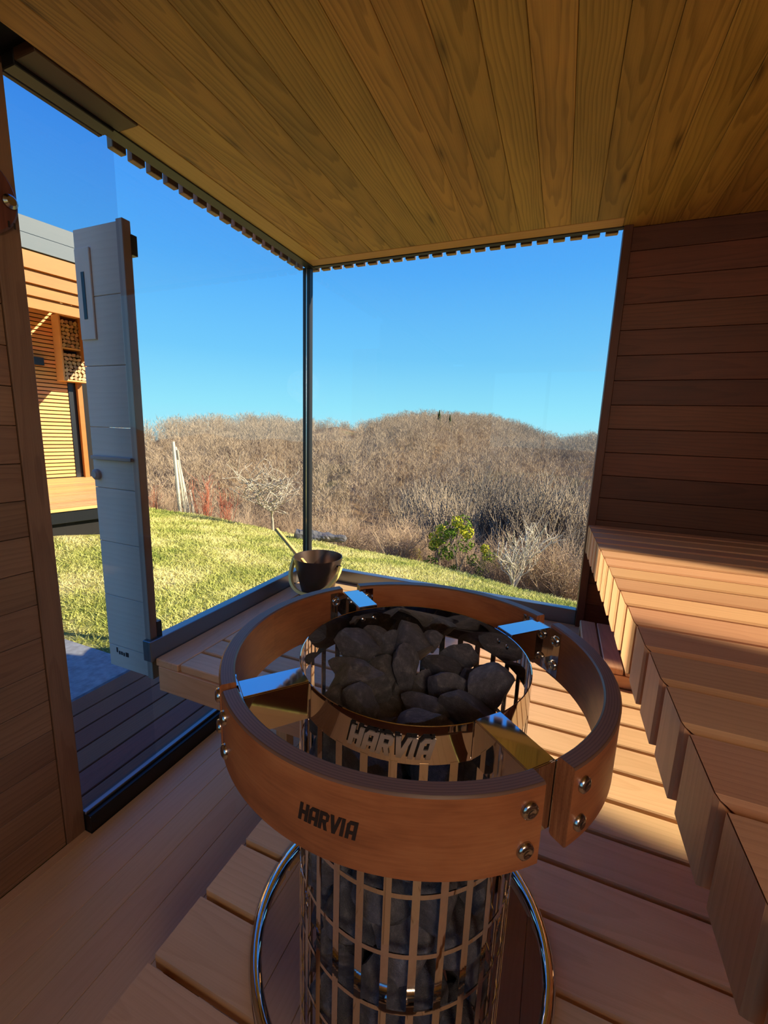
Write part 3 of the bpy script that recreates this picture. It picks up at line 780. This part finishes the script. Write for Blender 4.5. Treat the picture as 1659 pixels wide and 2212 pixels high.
# ------------------------------------------------------------------ neighbouring house
B = Vector((-7.9236, 3.8328, -.3543)); a11 = math.radians(11)
DV = Vector((math.sin(a11), math.cos(a11), 0)); NV = Vector((math.cos(a11), -math.sin(a11), 0)); ZV = Vector((0, 0, 1))
ho = tag(empty('neighbouring_house', B), 'timber clad house with a grey metal roof edge seen through the door glass', 'house')
RHs = Matrix((DV, ZV, NV)).transposed()      # local x along the wall, y up, z outward
def hbox(name, s, z, o, mat, parent=ho, ch=.003, origin=True):
    c = DV * ((s[0] + s[1]) / 2) + ZV * ((z[0] + z[1]) / 2) + NV * ((o[0] + o[1]) / 2)
    d = (s[1] - s[0], z[1] - z[0], o[1] - o[0])
    V, F = cbox(-d[0] / 2, d[0] / 2, -d[1] / 2, d[1] / 2, -d[2] / 2, d[2] / 2, min(ch, min(d) * .3))
    return link(name, newmesh(name, V, F, mat), parent, c if parent else B + c, RHs)
hbox('house_wall', (-5.0, .6), (0, 3.9), (-.5, -.03), M_dark)
for k in range(44):
    z0 = .02 + .0735 * k
    hbox('wall_slat', (-2.6, -.13), (z0, z0 + .056), (-.03, 0), M_slat, ch=.004)
hbox('shadow_gap_strip', (-.125, -.01), (.0, 2.0), (-.06, .01), M_dalu)  # dark strip put where only a shadow gap lies
hbox('porch_post', (.0, .085), (-.02, 2.45), (.02, .11), M_glul)
hbox('porch_beam', (-2.6, .5), (3.26, 3.45), (-.02, .06), M_slat)
M_roof = plain('grey_roof_metal', lin(84, 98, 106), .55, .0)
for i, (z0, z1) in enumerate(((2.81, 2.975), (2.98, 3.14), (3.145, 3.33), (3.335, 3.585))):
    hbox('roof_beam', (-3.5, .0), (z0, z1), (1.78 + .05 * i, 1.84 + .05 * i), M_glul)
hbox('soffit', (-3.5, .0), (3.55, 3.585), (-.5, 1.75), M_glul)
hbox('roof_fascia', (-3.6, .06), (3.59, 3.80), (1.97, 2.02), M_roof)
hbox('roof_fascia', (-3.6, .06), (3.81, 4.035), (1.94, 2.0), M_roof)
hbox('roof_slab', (-3.6, .04), (3.60, 3.72), (-.6, 1.93), M_roof)
hbox('shadow_fin', (.03, .07), (2.30, 3.54), (.12, 1.76), M_glul)  # unseen fin added to cast the slanting shadow on the wall
hbox('wall_lamp', (-.72, -.52), (2.16, 2.30), (.0, .12), M_dalu)
# house terrace
HD = tag(empty('house_deck', B), 'sunlit boarded deck in front of the neighbouring house', 'deck')
for k in range(26):
    o0 = .14 * k
    hbox('deck_board', (-4.5, .32 - .36 * o0), (-.04, 0.0), (o0 + .02, o0 + .152), M_slat, HD, .003)
hbox('deck_edge', (-4.5, -.97), (-.20, -.042), (3.58, 3.62), M_dalu, HD)
hbox('deck_frame', (-4.4, -1.1), (-.6, -.045), (.1, 3.5), M_dark, HD)
# firewood rack
RK = tag(empty('firewood_rack', B + DV * -.05 + ZV * 1.92), 'wooden firewood rack fixed to the slatted house wall', 'rack')
def rbox(name, s, z, o):
    c = DV * ((s[0] + s[1]) / 2) + ZV * ((z[0] + z[1]) / 2) + NV * ((o[0] + o[1]) / 2); d = (s[1] - s[0], z[1] - z[0], o[1] - o[0])
    return link(name, newmesh(name, *cbox(-d[0] / 2, d[0] / 2, -d[1] / 2, d[1] / 2, -d[2] / 2, d[2] / 2, .003), M_slat), RK, B + c - RK.location, RHs)
rbox('side_board', (-.30, -.27), (1.9, 3.12), (.005, .32)); rbox('side_board', (.09, .12), (1.9, 3.12), (.005, .32))
rbox('shelf', (-.27, .09), (1.9, 1.93), (.005, .32)); rbox('shelf', (-.27, .09), (2.50, 2.53), (.005, .32)); rbox('shelf', (-.27, .09), (3.09, 3.12), (.005, .32))
M_log = wood('split_log', lin(208, 176, 126), lin(150, 112, 72), vary=.6, rings=30, contrast=.4, arch=.3)
lgv = []
for q in range(4):
    n = 5 + q % 3; V = []; F = []
    for e in (-.14, .14):
        for k in range(n):
            a = 2 * math.pi * k / n + q; rr_ = .036 * (1 + .25 * math.sin(k * 2.1 + q))
            V.append((e, rr_ * math.cos(a), rr_ * math.sin(a)))
    F = [list(range(n))[::-1], [n + k for k in range(n)]] + [[k, (k + 1) % n, n + (k + 1) % n, n + k] for k in range(n)]
    lgv.append(newmesh('firewood_log', V, F, M_log))
RL = Matrix((NV, DV, ZV)).transposed()
for base, rows in ((1.966, 7), (2.566, 7)):
    for r_ in range(rows):
        for c_ in range(5):
            o = link('firewood_log', lgv[rg.randrange(4)], None, B + DV * (-.232 + .0715 * c_ + (.012 if r_ % 2 else -.004)) + ZV * (base + .071 * r_) + NV * (.17 + rg.uniform(-.01, .01)), RL.to_4x4() @ Matrix.Rotation(rg.uniform(0, 6), 4, 'X'))
            o.location = B + DV * (-.232 + .0715 * c_ + (.012 if r_ % 2 else -.004)) + ZV * (base + .071 * r_) + NV * (.17 + rg.uniform(-.01, .01))
            tag(o, 'split firewood log in %s row of the %s compartment of the rack' % (['the bottom', 'the second', 'the third', 'the fourth', 'the fifth', 'the sixth', 'the top'][r_], 'lower' if base < 2.2 else 'upper'), 'log', 'logs in the firewood rack')

# ------------------------------------------------------------------ vegetation
def segs_mesh(name, S, mat, n=3):
    """S rows: p0(3) p1(3) r0 r1 -> prisms"""
    S = np.asarray(S, float); p0, p1, r0, r1 = S[:, :3], S[:, 3:6], S[:, 6:7], S[:, 7:8]
    t = p1 - p0; t /= np.linalg.norm(t, axis=1, keepdims=True) + 1e-9
    h = np.where(np.abs(t[:, 2:3]) > .9, np.array([[1., 0, 0]]), np.array([[0, 0, 1.]]))
    u = np.cross(t, h); u /= np.linalg.norm(u, axis=1, keepdims=True); v = np.cross(t, u)
    V = []
    for pp, rr_ in ((p0, r0), (p1, r1)):
        for k in range(n):
            a = 2 * math.pi * k / n; V.append(pp + (u * math.cos(a) + v * math.sin(a)) * rr_)
    V = np.stack(V, 1)                       # N,2n,3
    N = len(S); base = np.arange(N)[:, None, None] * 2 * n
    q = np.array([[k, (k + 1) % n, n + (k + 1) % n, n + k] for k in range(n)])
    F = (base + q[None]).reshape(-1, 4)
    return newmesh(name, V.reshape(-1, 3), F, mat)

def tree_segs(seed, h=1.0, trunk=.25, levels=4, kids=(5, 4, 3), spread=.6, r=.02, up=.25, shrink=.62, wob=.25, length=.42, bend=3):
    rgn = np.random.RandomState(seed); S = []
    def grow(p, d, L, rad, lev):
        pts = [p]; dd = d.copy()
        for i in range(bend):
            dd = dd + rgn.normal(size=3) * wob * .35 + np.array([0, 0, up * .3]); dd /= np.linalg.norm(dd)
            q = pts[-1] + dd * L / bend; ra, rb = rad * (1 - .55 * i / bend), rad * (1 - .55 * (i + 1) / bend)
            S.append(np.concatenate([pts[-1], q, [ra, rb]])); pts.append(q)
        if lev >= levels: return
        nk = kids[min(lev, len(kids) - 1)]
        for k in range(nk):
            t = .35 + .65 * (k + 1) / nk if lev > 0 else .55 + .45 * (k + 1) / nk
            i = min(int(t * bend), bend - 1); b0 = pts[i] + (pts[i + 1] - pts[i]) * (t * bend - i if t < 1 else 1)
            ang = rgn.uniform(0, 2 * math.pi); side = np.array([math.cos(ang), math.sin(ang), rgn.uniform(-.1, .3)])
            nd = dd * (1 - spread) + side * spread + np.array([0, 0, up]); nd /= np.linalg.norm(nd)
            grow(b0, nd, L * shrink * rgn.uniform(.75, 1.25), rad * .52, lev + 1)
    d0 = np.array([0, 0, 1.]); 
    grow(np.zeros(3), d0, trunk, r, 0)
    S = np.array(S); top = max(S[:, 2].max(), S[:, 5].max()); S[:, :6] *= h / top; S[:, 6:] *= 1.0
    return S

# hero fruit tree
def crown(seed, h, wx, kids, twig, wob=.5, spread=.74):
    S = tree_segs(seed, 1.0, .36, 4, kids, spread, .05, .10, .80, wob, bend=4)
    ext = max(np.abs(S[:, 3:5]).max(), 1e-3); S[:, [0, 1, 3, 4]] *= wx / ext; S[:, [2, 5]] *= h
    S[:, 6:] = np.maximum(S[:, 6:] * .85, twig); return S
tag(link('fruit_tree', segs_mesh('fruit_tree', crown(5, 2.0, 1.15, (6, 4, 3, 2), .0075), M_twigw, 4), None, gpt(36.9, 10.0) - Vector((0, 0, .05))), 'leafless pale fruit tree with spreading crown left of the corner post', 'tree')
tag(link('bare_tree', segs_mesh('bare_tree', crown(14, 1.75, .75, (6, 4, 3, 3), .0055, .3, .55), M_twigw, 4), None, gpt(4.2, 7.3) - Vector((0, 0, .35))), 'white-barked leafless tree at the lawn edge right of the ivy trees', 'tree')

# leaning poles
PL = [(47.87, .05, .042, 2.0, 'thickest leftmost of the poles leaning together at the lawn edge'), (47.3, .09, .026, 1.6, 'short thin pole right beside the thickest leftmost one'), (47.05, .10, .021, 1.88, 'thinnest pole in the middle of the leaning poles'),
      (46.65, .165, .03, 2.0, 'long pale pole leaning left across its neighbours'), (46.35, .10, .034, .92, 'shortest pole at the right end of the leaning poles')]
for i, (az, lean, rad, L, lab) in enumerate(PL):
    p = gpt(az, 11.9)
    dirv = Vector((-lean * .92, -lean * .38, 1)).normalized()
    V, F = tube([Vector((0, 0, -.15)), Vector((0, 0, 0)) + dirv * L * .5, dirv * L], [rad, rad * .95, rad * .85], 8)
    tag(link('wooden_pole', newmesh('wooden_pole', V, F, M_pole), None, p), lab, 'pole', 'wooden poles standing at the lawn edge')

# red twigged shrubs
def shrub_segs(seed, n=46, h=1.0, spread=.35, r=.008, twig=4):
    rgn = np.random.RandomState(seed); S = []
    for i in range(n):
        a = rgn.uniform(0, 6.28); s = rgn.uniform(0, spread); p = np.array([rgn.normal() * .06, rgn.normal() * .06, 0.])
        d = np.array([math.cos(a) * s, math.sin(a) * s, 1.]); L = h * rgn.uniform(.5, 1)
        for k in range(3):
            q = p + (d + rgn.normal(size=3) * .12) * L / 3; S.append(np.concatenate([p, q, [r * (1 - k * .28), r * (1 - (k + 1) * .28)]]))
            for _ in range(twig):
                f = rgn.uniform(.2, 1); b0 = p + (q - p) * f; e = b0 + (d * .6 + rgn.normal(size=3) * .5) * L * .22
                S.append(np.concatenate([b0, e, [r * .45, r * .2]]))
            p = q
    return np.array(S)
RED = segs_mesh('red_shrub', shrub_segs(1, 22, 1.3, .3, .009, 3), M_twigr)
for az, rd, s, lab in ((45.0, 11.6, 1.0, 'red-twigged shrub right beside the leaning poles'), (42.8, 11.2, .8, 'red-twigged shrub in front of the fruit tree crown'), (50.6, 12.3, .7, 'small red-twigged shrub left of the poles')):
    o = link('red_shrub', RED, None, gpt(az, rd)); o.scale = (s, s, s); o.rotation_euler = (0, 0, az); tag(o, lab, 'shrub', 'red-twigged shrubs at the lawn edge')

# leafless shrubs along the lawn edge
def where(az):
    return ('at the far right' if az < 2 else 'behind the white-barked tree' if az < 9 else 'behind the ivy-green trees' if az < 16.5 else 'right of the valley clearing' if az < 21.5
            else 'below the valley clearing' if az < 26.5 else 'just right of the corner post' if az < 32.5 else 'behind the fruit tree' if az < 41 else 'behind the red shrubs' if az < 46.5 else 'left of the leaning poles')
SHR = [segs_mesh('leafless_shrub', shrub_segs(20 + i, 60, 1.0, .75, .007, 5), M_twigb) for i in range(4)]
rg2 = random.Random(21)
for i in range(95):
    az = -4.5 + 58 * (i + rg2.random()) / 95
    rd = float(np.interp(az, AZ, RC)) + rg2.uniform(.9, 5.5)
    s = rg2.uniform(.7, 1.15) * (1.0 + .12 * (rd - np.interp(az, AZ, RC)))
    o = link('leafless_shrub', SHR[i % 4], None, gpt(az, rd) - Vector((0, 0, .05))); o.scale = (s * 1.1, s * 1.1, s); o.rotation_euler = (0, 0, rg2.uniform(0, 6))
    tag(o, 'brown leafless shrub in the thicket ' + where(az), 'shrub', 'leafless shrubs below the lawn edge')
# fluffy light shrub right of the valley field
FLU = segs_mesh('fluffy_shrub', shrub_segs(77, 150, 1.15, .7, .006, 5), M_twigb)
o = link('leafless_shrub', FLU, None, gpt(19.2, 8.8)); tag(o, 'dense rounded tan shrub left of the ivy trees', 'shrub')

# ivy covered trees, mistletoe
def leaf_cloud(name, seed, n, blobs, size, mat):
    rgn = np.random.RandomState(seed); bi = rgn.randint(0, len(blobs), n); bl = np.array(blobs, float)[bi]
    d = rgn.normal(size=(n, 3)); d /= np.linalg.norm(d, axis=1, keepdims=True); c = bl[:, :3] + d * bl[:, 3:4] * (rgn.uniform(.5, 1, n) ** .5)[:, None]
    t = rgn.normal(size=(n, 3)); t /= np.linalg.norm(t, axis=1, keepdims=True); b2 = np.cross(t, d); b2 /= np.linalg.norm(b2, axis=1, keepdims=True) + 1e-9
    s = size * rgn.uniform(.6, 1.2, (n, 1))
    V = np.stack([c - t * s, c + b2 * s * .6, c + t * s, c - b2 * s * .6], 1).reshape(-1, 3)
    F = np.arange(4 * n).reshape(-1, 4)
    return newmesh(name, V, F, mat)
def ivy_tree(az, rd, h, seed, lab):
    p = gpt(az, rd) - Vector((0, 0, .3)); e = tag(empty('ivy_tree', p), lab, 'tree')
    S = tree_segs(seed, h, .6, 3, (4, 3, 3), .4, .03, .4, .65, .2); link('trunk', segs_mesh('trunk', S, M_twig, 4), e)
    rgn = random.Random(seed)
    bl = [(rgn.uniform(-.14, .14) * h, rgn.uniform(-.14, .14) * h, h * (.12 + .11 * k), h * rgn.uniform(.06, .13)) for k in range(8)]
    link('ivy_foliage', leaf_cloud('ivy_foliage', seed, 1000, bl, .03, M_green), e)
    bl = [(rgn.uniform(-.1, .1) * h, rgn.uniform(-.1, .1) * h, h * rgn.uniform(.7, 1.0), h * .07) for k in range(3)]
    link('mistletoe', leaf_cloud('mistletoe', seed + 1, 420, bl, .03, M_mist), e)
ivy_tree(14.6, 8.3, 1.5, 61, 'bushy ivy-green young tree, the left one of the green pair')
ivy_tree(11.6, 8.2, 1.75, 62, 'taller ivy-green tree with yellow mistletoe, right of the green pair')
ivy_tree(7.9, 8.6, 1.35, 63, 'thin young tree with a yellow-green mistletoe tuft')
ivy_tree(17.0, 8.9, 1.0, 64, 'low yellowish green bush left of the ivy trees')
ivy_tree(-.6, 9.5, 1.7, 65, 'thin green climbing-leaf tree at the right end of the view')

# rolled dark tarp on the lawn edge
p = gpt(30.6, 8.35)
rgn = np.random.RandomState(4); V = []; F = []
n, mm = 26, 14
for i in range(n):
    x = -.52 + 1.04 * i / (n - 1); rad = .085 * (1 - .55 * (i / n)) * (1 + .12 * math.sin(i * .9)) * (1 if 0 < i < n - 1 else .35)
    for k in range(mm):
        a = 2 * math.pi * k / mm; rr_ = rad * (1 + .16 * math.sin(3 * a + i * .35) + .05 * rgn.normal())
        V.append((x, rr_ * 1.5 * math.cos(a), max(rr_ * math.sin(a) * 1.5 + .09, 0)))
for i in range(n - 1):
    for k in range(mm):
        F.append([i * mm + k, i * mm + (k + 1) % mm, (i + 1) * mm + (k + 1) % mm, (i + 1) * mm + k])
F += [list(range(mm)), [(n - 1) * mm + k for k in range(mm)]]
o = link('rolled_tarp', newmesh('rolled_tarp', V, F, M_tarp), None, p + Vector((0, 0, .02))); o.rotation_euler = (0, .05, math.radians(24)); tag(o, 'crumpled dark grey tarp lying rolled on the grass behind the bucket', 'tarp')

# bare trees on the slope: individuals near, one forest object far
PROTO = []
for i in range(5):
    S = tree_segs(100 + i, 1.0, .34, 4, (7, 5, 4, 3), .48, .014, .34, .66, .22, bend=2); S[:, 6:] = np.maximum(S[:, 6:] * .8, .0019)
    PROTO.append(segs_mesh('bare_tree', S, M_twig, 3))
rg3 = random.Random(9)
BIG = []
for i in range(4):
    S = tree_segs(140 + i, 1.0, .30, 4, (8, 5, 4, 4), .44, .015, .36, .68, .2, bend=3); S[:, 6:] = np.maximum(S[:, 6:] * .85, .0016)
    BIG.append(segs_mesh('bare_tree', S, M_twig, 3))
cnt = 0
while cnt < 270:
    az = rg3.uniform(-5, 55); rd = 13 + 55 * rg3.random() ** .9
    hgt = rg3.uniform(4.0, 7.5) * (1 if rd > 26 else .55 + .45 * (rd - 13) / 13)
    if 21 < az < 26.5: continue                 # the clearing with the pond
    if az > 30 and rd < 40 : hgt *= .6
    p = gpt(az, rd); top = (p.z + hgt - CZ) / rd
    lim = rg3.uniform(-.13, -.05) if az < 17 else rg3.uniform(-.17, -.11)
    if rd < 45 and top > lim: hgt = max(1.0, lim * rd + CZ - p.z)
    if az < 17 and rd < 45: hgt = max(1.0, lim * rd + CZ - p.z)
    o = link('bare_tree', BIG[cnt % 4] if rd < 45 else PROTO[cnt % 5], None, p - Vector((0, 0, .2))); o.scale = (hgt * 1.05, hgt * 1.05, hgt); o.rotation_euler = (0, 0, rg3.uniform(0, 6))
    tag(o, 'leafless grey-brown tree %s, %s' % (where(az), 'tall, near the lawn' if rd < 24 else 'midway down the slope' if rd < 42 else 'far down the valley slope'), 'tree', 'bare trees on the valley slope'); cnt += 1

def far_proto(seed):
    rgn = np.random.RandomState(seed); T = []
    def tri(p, q, wd):
        t = q - p; s = np.cross(t, rgn.normal(size=3)); s /= np.linalg.norm(s) + 1e-9
        T.append([p - s * wd, p + s * wd, q])
    tri(np.zeros(3), np.array([0, 0, .8]), .012); tri(np.zeros(3), np.array([0, 0, .85]), .012)
    for k in range(100):
        z = rgn.uniform(.28, .9); a = rgn.uniform(0, 6.28); rr_ = .24 * math.sqrt(max(0, 1 - ((z - .62) / .36) ** 2)) * rgn.uniform(.1, 1)
        p = np.array([math.cos(a) * rr_, math.sin(a) * rr_, z]); L = rgn.uniform(.09, .2)
        d = np.array([math.cos(a) * .5, math.sin(a) * .5, .85]) + rgn.normal(size=3) * .28
        tri(p - d * L * .4, p + d * L * .6, .0048)
    return np.array(T)                       # K,3,3
FP = [far_proto(500 + i) for i in range(6)]
rgn = np.random.RandomState(31); N = 9000
az = rgn.uniform(-7, 57, N); rd = np.sqrt(rgn.uniform(68 ** 2, 330 ** 2, N))
keep = ~((az > 20.5) & (az < 26.5) & (rd < 100)) & ~((az > 26) & (az < 31.5) & (rd > 205) & (rd < 255)); az, rd = az[keep], rd[keep]; N = len(az)
zg = ground(az, rd); hh = rgn.uniform(5.5, 9.5, N); yaw = rgn.uniform(0, 6.28, N)
px_ = CX - rd * np.sin(np.radians(az)); py_ = CY + rd * np.cos(np.radians(az))
VV = []
for i in range(6):
    s = np.arange(N) % 6 == i; P = FP[i].reshape(-1, 3)
    c, sn = np.cos(yaw[s])[:, None], np.sin(yaw[s])[:, None]
    X = (P[None, :, 0] * c - P[None, :, 1] * sn) * hh[s][:, None] * 1.1 + px_[s][:, None]
    Y = (P[None, :, 0] * sn + P[None, :, 1] * c) * hh[s][:, None] * 1.1 + py_[s][:, None]
    Zz = P[None, :, 2] * hh[s][:, None] + zg[s][:, None] - .2
    VV.append(np.stack([X, Y, Zz], -1).reshape(-1, 3))
VV = np.concatenate(VV); FF = np.arange(len(VV)).reshape(-1, 3)
tag(link('forest', newmesh('forest', VV, FF, M_twigf)), 'leafless forest covering the far hills across the valley', 'forest', kind='stuff')

def conifer(az, rd, h, lab):
    rgn = np.random.RandomState(int(rd)); T = []
    for k in range(420):
        z = rgn.uniform(.08, 1) ; a = rgn.uniform(0, 6.28); L = .24 * (1 - z) + .02
        p = np.array([0, 0, z]); q = p + np.array([math.cos(a) * L, math.sin(a) * L, -.05]); s = np.array([-math.sin(a), math.cos(a), .3]) * .02
        T += [p - s, p + s, q + s * .6, q - s * .6]
    me = newmesh('conifer', np.array(T), np.arange(len(T)).reshape(-1, 4), M_conif)
    o = link('conifer', me, None, gpt(az, rd)); o.scale = (h, h, h); tag(o, lab, 'tree')
conifer(-1.5, 110, 10.5, 'dark green conifer standing among bare trees near the right window edge')
conifer(15.3, 228, 11, 'lone conifer rising above the ridge line')
conifer(13.9, 232, 8.5, 'smaller conifer right of the lone ridge conifer')
# grassy clearing and pond far below
pc = gpt(23.6, 62)
tag(link('pond', newmesh('pond', *lathe([(0, .1), (3.0, .1), (3.2, -.2)], 24), plain('pond_water', lin(60, 70, 90), .05)), None, gpt(23.4, 50) + Vector((0, 0, .1))), 'small dark pond at the bottom of the clearing in the valley', 'pond')

# ------------------------------------------------------------------ grass blades
rgn = np.random.RandomState(8); N = 210000
az = rgn.uniform(-6, 76, N); rc = np.interp(az, AZ, RC)
rd = 1.7 + (rc + .3 - 1.7) * rgn.uniform(0, 1, N) ** .85
x = CX - rd * np.sin(np.radians(az)); y = CY + rd * np.cos(np.radians(az)); z = ground(az, rd)
ok = ~((x > -.03) & (y < .03)) & ~((x > -.76) & (x < .1) & (y < .27)) & ~((x > -1.77) & (x < -.7) & (y > -1.75) & (y < -.5))
dd_ = (x - B.x) * NV.x + (y - B.y) * NV.y; ds_ = (x - B.x) * DV.x + (y - B.y) * DV.y; ok &= ~((dd_ < 3.7) & (ds_ < .36 - .36 * dd_))
x, y, z, rd = x[ok], y[ok], z[ok], rd[ok]; N = len(x)
hgt = rgn.uniform(.018, .045, N) * (.8 + .06 * rd); wd = rgn.uniform(.0025, .005, N) * (.5 + .22 * rd); a = rgn.uniform(0, 6.28, N)
lean = rgn.normal(size=(N, 2)) * hgt[:, None] * .9
P = np.stack([x, y, z - .003], -1); s = np.stack([np.cos(a), np.sin(a), np.zeros(N)], -1) * wd[:, None]
tip = P + np.stack([lean[:, 0], lean[:, 1], hgt], -1)
VV = np.stack([P - s, P + s, tip], 1).reshape(-1, 3)
tag(link('grass', newmesh('grass', VV, np.arange(3 * N).reshape(-1, 3), M_grassb)), 'short yellow-green winter grass of the lawn', 'grass', kind='stuff')
